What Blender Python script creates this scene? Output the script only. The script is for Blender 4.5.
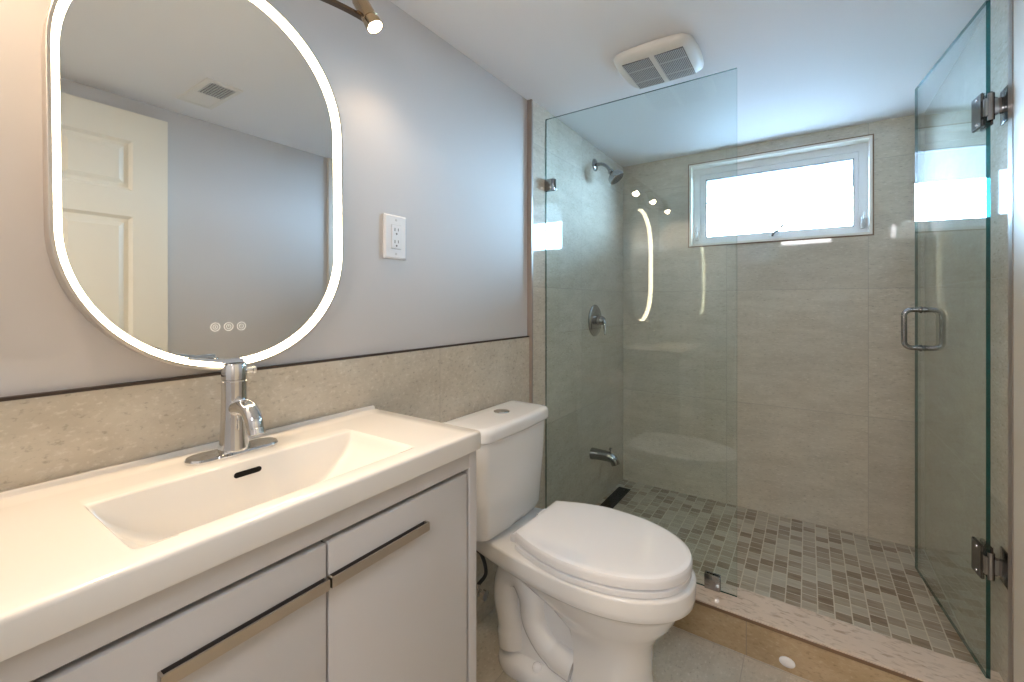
import bpy, bmesh, math, random
from mathutils import Vector, Matrix
from math import pi, sin, cos, sqrt, radians

random.seed(7)
S = bpy.context.scene
COL = S.collection
for o in list(bpy.data.objects):
    bpy.data.objects.remove(o)

# ------------------------------------------------------------------ camera
cam = bpy.data.cameras.new('camera')
cam.sensor_width = 36.0
cam.lens = 36.0 * 436.345 / 1024.0
cam.shift_y = -(341.0 - 302.877) / 1024.0
cam.clip_start = 0.02
co = bpy.data.objects.new('camera', cam)
COL.objects.link(co)
co.location = (0.9701, 0.0, 1.1414)
co.rotation_euler = (pi / 2, 0, 0.5958)
S.camera = co

# ------------------------------------------------------------------ light
S.view_settings.view_transform = 'Standard'
S.view_settings.look = 'None'
S.view_settings.gamma = 1.0
S.view_settings.use_curve_mapping = False
S.view_settings.exposure = 0.84
S.cycles.max_bounces = 14
S.cycles.transparent_max_bounces = 24
S.cycles.glossy_bounces = 8
S.cycles.diffuse_bounces = 6
S.cycles.caustics_reflective = True
S.cycles.sample_clamp_indirect = 6.0

world = bpy.data.worlds.new('sky')
S.world = world
world.use_nodes = True
bg = world.node_tree.nodes['Background']
bg.inputs[0].default_value = (0.44, 0.70, 1.0, 1)
bg.inputs[1].default_value = 64.0


def area_light(name, loc, rot, sx, sy, power, color):
    l = bpy.data.lights.new(name, 'AREA')
    l.shape = 'RECTANGLE'
    l.size = sx
    l.size_y = sy
    l.energy = power
    l.color = color
    o = bpy.data.objects.new(name, l)
    COL.objects.link(o)
    o.location = loc
    o.rotation_euler = rot
    return o


# the window opening guides the sky sampling
pl = area_light('window_portal', (0.8125, 2.83, 1.69), (radians(-90), 0, 0), 0.72, 0.40, 1.0, (1, 1, 1))
pl.data.cycles.is_portal = True
# added fill light, coming from the unseen hallway through the doorway
area_light('hall_fill', (0.95, -0.85, 1.95), (radians(20), 0, 0), 0.5, 0.5, 12.0, (0.98, 0.97, 1.0))


# ------------------------------------------------------------------ materials
def new_mat(name):
    m = bpy.data.materials.new(name)
    m.use_nodes = True
    nt = m.node_tree
    b = nt.nodes['Principled BSDF']
    return m, nt, b


def plain(name, col, rough=0.5, metal=0.0, spec=0.5, bump=0.0, bscale=200.0, coat=0.0):
    m, nt, b = new_mat(name)
    b.inputs['Base Color'].default_value = (*col, 1)
    b.inputs['Roughness'].default_value = rough
    b.inputs['Metallic'].default_value = metal
    b.inputs['Specular IOR Level'].default_value = spec
    b.inputs['Coat Weight'].default_value = coat
    b.inputs['Coat Roughness'].default_value = 0.05
    tc = nt.nodes.new('ShaderNodeTexCoord')
    nz = nt.nodes.new('ShaderNodeTexNoise')
    nz.inputs['Scale'].default_value = bscale
    nz.inputs['Detail'].default_value = 3
    nt.links.new(tc.outputs['Object'], nz.inputs['Vector'])
    if bump > 0:
        bp = nt.nodes.new('ShaderNodeBump')
        bp.inputs['Strength'].default_value = bump
        bp.inputs['Distance'].default_value = 0.002
        nt.links.new(nz.outputs['Fac'], bp.inputs['Height'])
        nt.links.new(bp.outputs['Normal'], b.inputs['Normal'])
    else:
        mr = nt.nodes.new('ShaderNodeMapRange')
        mr.inputs['To Min'].default_value = max(0.0, rough - 0.02)
        mr.inputs['To Max'].default_value = rough + 0.02
        nt.links.new(nz.outputs['Fac'], mr.inputs['Value'])
        nt.links.new(mr.outputs['Result'], b.inputs['Roughness'])
    return m


class NB:
    """small node-building helper"""
    def __init__(s, nt):
        s.nt = nt

    def n(s, t, **kw):
        x = s.nt.nodes.new(t)
        for k, v in kw.items():
            setattr(x, k, v)
        return x

    def lk(s, a, b):
        s.nt.links.new(a, b)

    def math(s, op, a, b=None, c=None, clamp=False):
        x = s.n('ShaderNodeMath', operation=op, use_clamp=clamp)
        for i, v in enumerate((a, b, c)):
            if v is None:
                continue
            if isinstance(v, (int, float)):
                x.inputs[i].default_value = v
            else:
                s.lk(v, x.inputs[i])
        return x.outputs[0]

    def mix(s, fac, a, b):
        x = s.n('ShaderNodeMix', data_type='RGBA')
        for sock, v in ((x.inputs[0], fac), (x.inputs[6], a), (x.inputs[7], b)):
            if isinstance(v, (int, float)):
                sock.default_value = v
            elif isinstance(v, tuple):
                sock.default_value = (*v, 1)
            else:
                s.lk(v, sock)
        return x.outputs[2]


def stone(name, axes, size, off, base, dark, light, grout, gw=0.0022, rough=0.035, stretch=(1, 1, 1), vary=0.06, spk=0.6):
    """large polished stone-look tiles; axes = the two world axes across the face"""
    m, nt, b = new_mat(name)
    N = NB(nt)
    tc = N.n('ShaderNodeTexCoord')
    sep = N.n('ShaderNodeSeparateXYZ')
    N.lk(tc.outputs['Object'], sep.inputs[0])
    ids = []
    line = None
    for k, ax in enumerate(axes):
        c = sep.outputs['XYZ'.index(ax)]
        t = N.math('DIVIDE', N.math('SUBTRACT', c, off[k]), size[k])
        fl = N.math('FLOOR', t)
        fr = N.math('SUBTRACT', t, fl)
        d = N.math('MULTIPLY', N.math('MINIMUM', fr, N.math('SUBTRACT', 1.0, fr)), size[k])
        ids.append(fl)
        line = d if line is None else N.math('MINIMUM', line, d)
    g = N.math('LESS_THAN', line, gw / 2)
    cmb = N.n('ShaderNodeCombineXYZ')
    N.lk(ids[0], cmb.inputs[0])
    N.lk(ids[1], cmb.inputs[1])
    wn = N.n('ShaderNodeTexWhiteNoise', noise_dimensions='3D')
    N.lk(cmb.outputs[0], wn.inputs['Vector'])
    mp = N.n('ShaderNodeMapping')
    mp.inputs['Scale'].default_value = stretch
    N.lk(tc.outputs['Object'], mp.inputs['Vector'])
    addv = N.n('ShaderNodeVectorMath', operation='MULTIPLY_ADD')
    N.lk(wn.outputs['Color'], addv.inputs[0])
    addv.inputs[1].default_value = (7, 7, 7)
    N.lk(mp.outputs[0], addv.inputs[2])
    n1 = N.n('ShaderNodeTexNoise')
    n1.inputs['Scale'].default_value = 14
    n1.inputs['Detail'].default_value = 8
    n1.inputs['Roughness'].default_value = 0.62
    N.lk(addv.outputs[0], n1.inputs['Vector'])
    n2 = N.n('ShaderNodeTexNoise')
    n2.inputs['Scale'].default_value = 105
    n2.inputs['Detail'].default_value = 4
    n2.inputs['Roughness'].default_value = 0.6
    N.lk(addv.outputs[0], n2.inputs['Vector'])
    r1 = N.n('ShaderNodeMapRange')
    r1.inputs['From Min'].default_value = 0.36
    r1.inputs['From Max'].default_value = 0.64
    N.lk(n1.outputs['Fac'], r1.inputs['Value'])
    c1 = N.mix(r1.outputs[0], dark, base)
    r2 = N.n('ShaderNodeMapRange')
    r2.inputs['From Min'].default_value = 0.56
    r2.inputs['From Max'].default_value = 0.70
    r2.inputs['To Max'].default_value = spk
    N.lk(n2.outputs['Fac'], r2.inputs['Value'])
    c2 = N.mix(r2.outputs[0], c1, light)
    r3 = N.n('ShaderNodeMapRange')
    r3.inputs['From Min'].default_value = 0.42
    r3.inputs['From Max'].default_value = 0.30
    r3.inputs['To Max'].default_value = spk
    N.lk(n2.outputs['Fac'], r3.inputs['Value'])
    c2 = N.mix(r3.outputs[0], c2, tuple(x * 0.62 for x in dark))
    hsv = N.n('ShaderNodeHueSaturation')
    N.lk(c2, hsv.inputs['Color'])
    N.lk(N.math('MULTIPLY_ADD', wn.outputs['Value'], 2 * vary, 1 - vary), hsv.inputs['Value'])
    c3 = N.mix(g, hsv.outputs[0], grout)
    N.lk(c3, b.inputs['Base Color'])
    N.lk(N.math('MULTIPLY_ADD', g, 0.5, rough), b.inputs['Roughness'])
    bp = N.n('ShaderNodeBump')
    bp.inputs['Strength'].default_value = 0.25
    bp.inputs['Distance'].default_value = 0.0012
    N.lk(N.math('SUBTRACT', 1.0, g), bp.inputs['Height'])
    N.lk(bp.outputs[0], b.inputs['Normal'])
    return m


def mosaic(name):
    m, nt, b = new_mat(name)
    N = NB(nt)
    tc = N.n('ShaderNodeTexCoord')
    sep = N.n('ShaderNodeSeparateXYZ')
    N.lk(tc.outputs['Object'], sep.inputs[0])
    PW, PL, GW = 0.0502, 0.0502, 0.0038
    tv = N.math('DIVIDE', N.math('SUBTRACT', sep.outputs[0], 0.0462), PW)
    row = N.math('FLOOR', tv)
    fv = N.math('SUBTRACT', tv, row)
    par = N.math('MULTIPLY', N.math('FLOORED_MODULO', row, 2.0), 0.5)
    tu = N.math('ADD', N.math('DIVIDE', sep.outputs[1], PL), par)
    colm = N.math('FLOOR', tu)
    fu = N.math('SUBTRACT', tu, colm)
    d1 = N.math('MULTIPLY', N.math('MINIMUM', fv, N.math('SUBTRACT', 1.0, fv)), PW)
    d2 = N.math('MULTIPLY', N.math('MINIMUM', fu, N.math('SUBTRACT', 1.0, fu)), PL)
    g = N.math('LESS_THAN', N.math('MINIMUM', d1, d2), GW / 2)
    cmb = N.n('ShaderNodeCombineXYZ')
    N.lk(row, cmb.inputs[0])
    N.lk(colm, cmb.inputs[1])
    wn = N.n('ShaderNodeTexWhiteNoise', noise_dimensions='3D')
    N.lk(cmb.outputs[0], wn.inputs['Vector'])
    mp = N.n('ShaderNodeMapping')
    mp.inputs['Scale'].default_value = (14, 75, 30)
    N.lk(tc.outputs['Object'], mp.inputs['Vector'])
    ad = N.n('ShaderNodeVectorMath', operation='MULTIPLY_ADD')
    N.lk(wn.outputs['Color'], ad.inputs[0])
    ad.inputs[1].default_value = (40, 40, 40)
    N.lk(mp.outputs[0], ad.inputs[2])
    nz = N.n('ShaderNodeTexNoise')
    nz.inputs['Scale'].default_value = 1.0
    nz.inputs['Detail'].default_value = 5
    N.lk(ad.outputs[0], nz.inputs['Vector'])
    rp = N.n('ShaderNodeValToRGB')
    rp.color_ramp.elements[0].position = 0.0
    rp.color_ramp.elements[0].color = (0.20, 0.135, 0.08, 1)
    rp.color_ramp.elements[1].position = 1.0
    rp.color_ramp.elements[1].color = (0.56, 0.51, 0.42, 1)
    e = rp.color_ramp.elements.new(0.35)
    e.color = (0.35, 0.275, 0.195, 1)
    e = rp.color_ramp.elements.new(0.65)
    e.color = (0.47, 0.41, 0.325, 1)
    f = N.math('ADD', N.math('MULTIPLY', wn.outputs['Value'], 0.78), N.math('MULTIPLY', N.math('SUBTRACT', nz.outputs['Fac'], 0.38), 0.75), clamp=True)
    N.lk(f, rp.inputs[0])
    c = N.mix(g, rp.outputs[0], (0.66, 0.60, 0.49))
    N.lk(c, b.inputs['Base Color'])
    N.lk(N.math('MULTIPLY_ADD', g, 0.4, 0.3), b.inputs['Roughness'])
    bp = N.n('ShaderNodeBump')
    bp.inputs['Strength'].default_value = 0.4
    bp.inputs['Distance'].default_value = 0.0015
    N.lk(N.math('SUBTRACT', 1.0, g), bp.inputs['Height'])
    N.lk(bp.outputs[0], b.inputs['Normal'])
    return m


def marble(name, base, vein, rough=0.15):
    m, nt, b = new_mat(name)
    N = NB(nt)
    tc = N.n('ShaderNodeTexCoord')
    mp = N.n('ShaderNodeMapping')
    mp.inputs['Scale'].default_value = (26, 70, 40)
    mp.inputs['Rotation'].default_value = (0, 0, 0.25)
    N.lk(tc.outputs['Object'], mp.inputs['Vector'])
    nz = N.n('ShaderNodeTexNoise')
    nz.inputs['Scale'].default_value = 1
    nz.inputs['Detail'].default_value = 5
    nz.inputs['Distortion'].default_value = 1.0
    N.lk(mp.outputs[0], nz.inputs['Vector'])
    r = N.n('ShaderNodeMapRange')
    r.inputs['From Min'].default_value = 0.52
    r.inputs['From Max'].default_value = 0.70
    N.lk(nz.outputs['Fac'], r.inputs['Value'])
    N.lk(N.mix(r.outputs[0], base, vein), b.inputs['Base Color'])
    b.inputs['Roughness'].default_value = rough
    return m


def sheet_glass(name, tint):
    """thin clear glazing: tinted see-through plus Schlick reflection"""
    m = bpy.data.materials.new(name)
    m.use_nodes = True
    nt = m.node_tree
    nt.nodes.clear()
    N = NB(nt)
    out = N.n('ShaderNodeOutputMaterial')
    geo = N.n('ShaderNodeNewGeometry')
    dot = N.n('ShaderNodeVectorMath', operation='DOT_PRODUCT')
    N.lk(geo.outputs['Normal'], dot.inputs[0])
    N.lk(geo.outputs['Incoming'], dot.inputs[1])
    c = N.math('ABSOLUTE', dot.outputs['Value'])
    f = N.math('POWER', N.math('SUBTRACT', 1.0, c, clamp=True), 5.0)
    f = N.math('MULTIPLY_ADD', f, 0.94, 0.06, clamp=True)
    tr = N.n('ShaderNodeBsdfTransparent')
    tr.inputs[0].default_value = (*tint, 1)
    gl = N.n('ShaderNodeBsdfGlossy')
    gl.inputs['Roughness'].default_value = 0.0
    mx = N.n('ShaderNodeMixShader')
    N.lk(f, mx.inputs[0])
    N.lk(tr.outputs[0], mx.inputs[1])
    N.lk(gl.outputs[0], mx.inputs[2])
    N.lk(mx.outputs[0], out.inputs[0])
    return m


def emit(name, col, strength):
    m = bpy.data.materials.new(name)
    m.use_nodes = True
    nt = m.node_tree
    b = nt.nodes['Principled BSDF']
    b.inputs['Base Color'].default_value = (0.9, 0.88, 0.84, 1)
    b.inputs['Emission Color'].default_value = (*col, 1)
    b.inputs['Emission Strength'].default_value = strength
    return m


M = {}
M['paint'] = plain('wall_paint', (0.60, 0.575, 0.565), 0.55, bump=0.04, bscale=160)
M['ceil'] = plain('ceiling_paint', (0.86, 0.86, 0.88), 0.6, bump=0.05, bscale=120)
M['white_paint'] = plain('white_trim_paint', (0.80, 0.79, 0.76), 0.4)
M['casing_paint'] = plain('casing_cream', (0.66, 0.60, 0.52), 0.45)
M['door_paint'] = plain('cream_door_paint', (0.82, 0.76, 0.64), 0.4)
BASE, DARK, LIGHT = (0.63, 0.57, 0.475), (0.55, 0.49, 0.40), (0.76, 0.71, 0.63)
GROUT = (0.42, 0.37, 0.31)
M['tile_back'] = stone('stone_tile_back', 'XZ', (0.61, 0.61), (-0.012, -0.01), BASE, DARK, LIGHT, GROUT, stretch=(0.5, 1, 1.6))
M['tile_side'] = stone('stone_tile_side', 'YZ', (0.61, 0.61), (0.228, -0.01), BASE, DARK, LIGHT, GROUT, stretch=(1, 0.5, 1.6))
M['tile_wains'] = stone('stone_tile_wainscot', 'YZ', (0.61, 0.61), (0.412, 0.388), BASE, DARK, LIGHT, GROUT, stretch=(1, 0.7, 1.1), rough=0.16)
M['tile_floor'] = stone('stone_tile_floor', 'XY', (0.61, 0.61), (0.190, 0.37), BASE, DARK, LIGHT, GROUT, stretch=(1, 0.7, 1), rough=0.16)
M['tile_curb'] = stone('stone_tile_curb', 'XZ', (0.61, 0.61), (0.195, -0.2), (0.48, 0.36, 0.22), (0.41, 0.30, 0.17), (0.56, 0.45, 0.30), (0.27, 0.21, 0.15), stretch=(0.6, 1, 1.4), rough=0.2)
for k_ in ('tile_floor', 'tile_side'):
    M[k_].node_tree.nodes['Principled BSDF'].inputs['Specular IOR Level'].default_value = 0.35
M['mosaic'] = mosaic('mosaic_floor')
M['marble'] = marble('curb_marble', (0.70, 0.58, 0.48), (0.47, 0.37, 0.29))
M['edge_brown'] = plain('tile_edge_brown', (0.20, 0.12, 0.07), 0.4)
M['edge_dark'] = plain('tile_edge_dark', (0.045, 0.028, 0.02), 0.5)
M['trim_metal'] = plain('tile_edge_metal', (0.36, 0.30, 0.26), 0.35, 0.3)
M['cab'] = plain('cabinet_white', (0.55, 0.53, 0.52), 0.3)
M['gap_shade'] = plain('cabinet_gap_shade', (0.06, 0.05, 0.045), 0.6)  # near-black brown for the shade in door gaps and behind pulls
M['cult'] = plain('countertop_white', (0.76, 0.735, 0.70), 0.16, coat=0.3)
M['china'] = plain('white_china', (0.80, 0.80, 0.80), 0.07, coat=0.5)
M['plastic'] = plain('white_plastic', (0.83, 0.835, 0.86), 0.12, coat=0.3)
M['chrome'] = plain('chrome', (0.68, 0.68, 0.69), 0.05, 1.0)
M['steel'] = plain('dark_polished_steel', (0.34, 0.34, 0.345), 0.10, 1.0)
M['gunmetal'] = plain('gunmetal', (0.13, 0.125, 0.12), 0.16, 1.0)
M['nickel'] = plain('brushed_nickel', (0.50, 0.45, 0.39), 0.36, 1.0)
M['bronze'] = plain('dark_bronze', (0.16, 0.11, 0.075), 0.25, 1.0)
M['brass'] = plain('bronze_nickel', (0.50, 0.38, 0.25), 0.22, 1.0)
M['mirror'] = plain('mirror_silver', (0.80, 0.82, 0.81), 0.0, 1.0)
M['mirror'].node_tree.nodes['Principled BSDF'].inputs['Roughness'].default_value = 0.0
for l in list(M['mirror'].node_tree.links):
    if l.to_socket.name == 'Roughness':
        M['mirror'].node_tree.links.remove(l)
M['mframe'] = plain('mirror_frame_aluminium', (0.62, 0.58, 0.54), 0.3, 0.9)
M['led'] = emit('led_strip', (1.0, 0.83, 0.54), 9.0)
M['lens'] = emit('spot_lens', (1.0, 0.86, 0.66), 25.0)
M['icon'] = plain('touch_icon', (0.85, 0.86, 0.86), 0.5)
M['glass'] = sheet_glass('shower_glass', (0.93, 0.972, 0.968))
M['wglass'] = sheet_glass('window_glass', (0.97, 0.98, 0.98))
M['glass_edge'] = sheet_glass('glass_edge_green', (0.03, 0.21, 0.22))
M['black'] = plain('black_metal', (0.006, 0.006, 0.006), 0.6, spec=0.15)
M['rubber'] = plain('black_rubber', (0.02, 0.02, 0.02), 0.45)
M['vinyl'] = plain('window_vinyl', (0.88, 0.89, 0.90), 0.3)
M['cream'] = plain('window_trim_cream', (0.84, 0.81, 0.74), 0.35)
M['grille'] = plain('grille_dark', (0.10, 0.10, 0.105), 0.6)
M['slat'] = plain('grille_slat', (0.60, 0.60, 0.60), 0.45)
M['fanwhite'] = plain('fan_white', (0.80, 0.78, 0.74), 0.35)
M['bounce_ground'] = plain('outdoor_ground', (0.85, 0.85, 0.86), 0.9)
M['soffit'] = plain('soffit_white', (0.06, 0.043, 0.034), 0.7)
M['hall'] = plain('hall_paint', (0.55, 0.50, 0.44), 0.6)


# ------------------------------------------------------------------ mesh helpers
def box(bm, x0, x1, y0, y1, z0, z1, bev=0.0, seg=2):
    vs = [bm.verts.new((x, y, z)) for x in (x0, x1) for y in (y0, y1) for z in (z0, z1)]
    idx = [(0, 1, 3, 2), (4, 6, 7, 5), (0, 4, 5, 1), (2, 3, 7, 6), (0, 2, 6, 4), (1, 5, 7, 3)]
    fs = [bm.faces.new([vs[i] for i in f]) for f in idx]
    if bev > 0:
        es = {e for f in fs for e in f.edges}
        bmesh.ops.bevel(bm, geom=list(es), offset=bev, segments=seg, affect='EDGES', profile=0.5)


def loft(bm, rings, closed=True, cap0=True, cap1=True):
    vv = [[bm.verts.new(p) for p in r] for r in rings]
    n = len(rings[0])
    for a, b in zip(vv[:-1], vv[1:]):
        for i in range(n if closed else n - 1):
            j = (i + 1) % n
            bm.faces.new((a[i], a[j], b[j], b[i]))
    if cap0:
        bm.faces.new(list(reversed(vv[0])))
    if cap1:
        bm.faces.new(vv[-1])
    return vv


def frame_of(d):
    d = Vector(d).normalized()
    up = Vector((0, 0, 1)) if abs(d.z) < 0.95 else Vector((1, 0, 0))
    a = d.cross(up).normalized()
    return a, d.cross(a).normalized()


def tube(bm, pts, rads, n=16, cap=True):
    pts = [Vector(p) for p in pts]
    if isinstance(rads, (int, float)):
        rads = [rads] * len(pts)
    rings = []
    a = None
    for i, p in enumerate(pts):
        d = (pts[min(i + 1, len(pts) - 1)] - pts[max(i - 1, 0)]).normalized()
        if a is None:
            a, _ = frame_of(d)
        a = (a - d * a.dot(d)).normalized()
        b = d.cross(a)
        rings.append([p + (a * cos(2 * pi * k / n) + b * sin(2 * pi * k / n)) * rads[i] for k in range(n)])
    loft(bm, rings, True, cap, cap)


def lathe(bm, o, d, prof, n=32):
    """prof: (distance along d, radius)"""
    o = Vector(o)
    d = Vector(d).normalized()
    a, b = frame_of(d)
    rings = [[o + d * t + (a * cos(2 * pi * k / n) + b * sin(2 * pi * k / n)) * max(r, 1e-4) for k in range(n)] for t, r in prof]
    loft(bm, rings)


def bez(pts, n=10):
    """Catmull-Rom through the points"""
    P = [Vector(p) for p in pts]
    P = [2 * P[0] - P[1]] + P + [2 * P[-1] - P[-2]]
    out = []
    for i in range(1, len(P) - 2):
        for k in range(n):
            t = k / n
            p0, p1, p2, p3 = P[i - 1:i + 3]
            out.append(0.5 * ((2 * p1) + (p2 - p0) * t + (2 * p0 - 5 * p1 + 4 * p2 - p3) * t * t + (3 * p1 - p0 - 3 * p2 + p3) * t ** 3))
    out.append(P[-2])
    return out


def obj(name, bm, mat, parent=None, smooth=True, angle=35):
    bmesh.ops.recalc_face_normals(bm, faces=bm.faces[:])
    me = bpy.data.meshes.new(name)
    bm.to_mesh(me)
    bm.free()
    mats = mat if isinstance(mat, (list, tuple)) else [mat]
    for mm in mats:
        me.materials.append(mm)
    if smooth:
        me.shade_smooth()
        me.set_sharp_from_angle(angle=radians(angle))
    o = bpy.data.objects.new(name, me)
    COL.objects.link(o)
    if parent is not None:
        o.parent = parent
        # meshes are written in world coordinates: bring them into the parent's frame
        w = Vector((0, 0, 0))
        p = parent
        while p is not None:
            w += p.location
            p = p.parent
        me.transform(Matrix.Translation(-w))
    return o


def thing(name, loc, label, cat, group=None):
    o = bpy.data.objects.new(name, None)
    o.empty_display_size = 0.05
    COL.objects.link(o)
    o.location = loc
    o['label'] = label
    o['category'] = cat
    if group:
        o['group'] = group
    return o


def struct(name, bm, mat, parent=None, smooth=False, label=None):
    o = obj(name, bm, mat, parent, smooth)
    if parent is None:
        o['kind'] = 'structure'
        if label:
            o['label'] = label
    return o


def B(*a, **k):
    bm = bmesh.new()
    box(bm, *a, **k)
    return bm


# ------------------------------------------------------------------ room shell
ZC = 1.997           # ceiling
YB = 2.668           # shower end wall
XR = 1.415           # right painted wall
XRT = 1.405          # right tile face
XS = 0.008           # left shower tile face
XW = 0.0             # left wainscot tile face
XP = -0.010          # left painted face
YW = -0.16           # wall behind the camera (with the doorway)
ZT = 0.998

struct('floor', B(-0.12, 1.55, -1.5, 1.6, -0.1, 0.0), M['tile_floor'])
struct('ceiling', B(-0.12, 1.55, -1.5, 2.85, ZC, ZC + 0.1), M['ceil'])
struct('wall_left', B(-0.14, XP, -0.28, 2.85, -0.1, ZC + 0.05), M['paint'])
struct('wall_left_wainscot', B(XP - 0.004, XW, YW, 1.566, 0.0, ZT), M['tile_wains'])
struct('wall_left_shower', B(XP - 0.004, XS, 1.572, YB + 0.01, 0.0, ZC + 0.001), M['tile_side'])
struct('wall_right', B(XR, XR + 0.12, -0.28, 2.85, -0.1, ZC + 0.05), M['paint'])
struct('wall_right_shower', B(XRT, XR + 0.004, 1.66, YB + 0.01, 0.0, ZC + 0.001), M['tile_side'])
# wall behind the camera, with the doorway the photo was taken from
bm = bmesh.new()
box(bm, -0.12, 0.52, YW - 0.12, YW, -0.02, ZC + 0.02)
box(bm, 0.52, 1.36, YW - 0.12, YW, 1.95, ZC + 0.02)
box(bm, 1.36, XR + 0.02, YW - 0.12, YW, -0.02, ZC + 0.02)
struct('wall_front', bm, M['paint'])
bm = bmesh.new()
box(bm, -0.12, 0.0, -1.5, YW - 0.12, -0.02, ZC + 0.02)
box(bm, 1.45, 1.55, -1.5, YW - 0.12, -0.02, ZC + 0.02)
box(bm, -0.12, 1.55, -1.6, -1.5, -0.02, ZC + 0.02)
struct('wall_hall', bm, M['hall'])

# end wall with the window hole
WX0, WX1, WZ0, WZ1 = 0.396, 1.229, 1.4607, 1.9402
ex = 0.012
bm = bmesh.new()
hx0, hx1, hz0, hz1 = WX0 + ex, WX1 - ex, WZ0 + ex, WZ1 - ex
for a in ((-0.12, hx0, -0.1, ZC + .02), (hx1, 1.55, -0.1, ZC + .02), (hx0, hx1, -0.1, hz0), (hx0, hx1, hz1, ZC + .02)):
    box(bm, a[0], a[1], YB, YB + 0.15, a[2], a[3])
struct('wall_back', bm, M['tile_back'])

# shower floor and curb
struct('floor_shower', B(-0.005, XR, 1.70, YB + 0.005, -0.06, 0.03), M['mosaic'])
YC0, YC1, ZCB = 1.592, 1.745, 0.125
cur = struct('shower_curb', B(XW, XR, YC0 + 0.004, YC1 - 0.004, 0.0, ZCB - 0.014), M['tile_curb'], label='tan tiled curb across the shower opening')
struct('curb_cap', B(XW, XR, YC0 + 0.003, YC1, ZCB - 0.014, ZCB, bev=0.0015), M['marble'], cur)
struct('curb_edge_strip', B(XW, XR - 0.001, YC0, YC0 + 0.004, ZCB - 0.013, ZCB - 0.004), M['edge_brown'], cur)

# tile edge trims
struct('trim_1', B(XP - 0.001, XW + 0.001, YW, 1.566, ZT, ZT + 0.005), M['edge_dark'])
struct('trim_2', B(XP - 0.001, XS + 0.004, 1.560, 1.572, 0.0, ZC - 0.001), M['trim_metal'])
struct('trim_3', B(XRT - 0.005, XR + 0.001, 1.630, 1.66, 0.0, ZC - 0.001), M['trim_metal'])
struct('trim_4', B(XR - 0.014, XR + 0.001, 1.52, 1.629, 0.0, ZC - 0.001, bev=0.003), M['casing_paint'])

# ------------------------------------------------------------------ window
win = bpy.data.objects.new('window_1', None)
COL.objects.link(win)
win.location = (0.8125, YB, WZ0)
win['kind'] = 'structure'
win['label'] = 'small crank window high in the tiled shower wall'


def rect_frame(bm, x0, x1, z0, z1, w, y0, y1, bev=0.0):
    if not isinstance(w, tuple):
        w = (w, w, w, w)     # left right bottom top
    rings = []
    o = [(x0, z0), (x1, z0), (x1, z1), (x0, z1)]
    i = [(x0 + w[0], z0 + w[2]), (x1 - w[1], z0 + w[2]), (x1 - w[1], z1 - w[3]), (x0 + w[0], z1 - w[3])]
    vf = [[bm.verts.new((p[0], y, p[1])) for p in q] for q in (o, i) for y in (y0, y1)]
    of, ob, inf, inb = vf
    for k in range(4):
        j = (k + 1) % 4
        bm.faces.new((of[k], of[j], inf[j], inf[k]))
        bm.faces.new((ob[k], inb[k], inb[j], ob[j]))
        bm.faces.new((of[k], ob[k], ob[j], of[j]))
        bm.faces.new((inf[k], inf[j], inb[j], inb[k]))


bm = bmesh.new()
rect_frame(bm, WX0, WX1, WZ0, WZ1, 0.0065, YB - 0.006, YB + 0.02)
obj('edge_trim', bm, M['edge_brown'], win, False)
bm = bmesh.new()
rect_frame(bm, WX0 + .006, WX1 - .006, WZ0 + .006, WZ1 - .006, 0.011, YB - 0.008, YB + 0.075)
obj('casing', bm, M['cream'], win, False)
bm = bmesh.new()
rect_frame(bm, WX0 + .016, WX1 - .016, WZ0 + .016, WZ1 - .016, 0.036, YB + 0.065, YB + 0.12)
obj('window_frame', bm, M['vinyl'], win, False)
bm = bmesh.new()
rect_frame(bm, 0.448, 1.181, 1.499, 1.887, (0.032, 0.024, 0.025, 0.032), YB + 0.072, YB + 0.11)
rect_frame(bm, 0.456, 1.173, 1.507, 1.879, (0.021, 0.013, 0.015, 0.021), YB + 0.068, YB + 0.074)
obj('sash', bm, M['vinyl'], win, False)
bm = bmesh.new()
rect_frame(bm, 0.478, 1.159, 1.522, 1.857, 0.0035, YB + 0.070, YB + 0.095)
obj('glazing_bead', bm, M['grille'], win, False)
obj('pane', B(0.480, 1.157, YB + 0.090, YB + 0.094, 1.524, 1.855), M['wglass'], win, False)
# crank at the bottom rail, two side latches
ch = bmesh.new()
box(ch, 0.795, 0.855, YB + 0.048, YB + 0.068, 1.492, 1.510, bev=0.004)
cr = obj('crank', ch, M['vinyl'], win)
bm = bmesh.new()
tube(bm, bez([(0.812, YB + 0.05, 1.500), (0.822, YB + 0.038, 1.516), (0.845, YB + 0.030, 1.530), (0.858, YB + 0.030, 1.545)], 6), 0.0060, 10)
lathe(bm, (0.858, YB + 0.030, 1.541), (0, 0, 1), [(0, 0.004), (0.001, 0.0075), (0.012, 0.0075), (0.014, 0.003)], 14)
obj('crank_arm', bm, M['steel'], cr)
for lx in (WX0 + .036, WX1 - .036):
    bm = bmesh.new()
    box(bm, lx - 0.008, lx + 0.008, YB + 0.048, YB + 0.070, 1.505, 1.565, bev=0.003)
    tube(bm, [(lx, YB + 0.048, 1.535), (lx + 0.002, YB + 0.030, 1.552), (lx + 0.003, YB + 0.032, 1.580)], [0.004, 0.004, 0.003], 8)
    obj('latch', bm, M['slat'], win)

# outdoors: unseen ground made bright to bounce skylight, and the underside of an overhang
struct('ground_outside', B(-6, 8, 2.85, 16, 0.9, 1.0), M['bounce_ground'])
struct('soffit_outside', B(-3, 5, 2.86, 4.35, 2.05, 2.15), M['soffit'])

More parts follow.
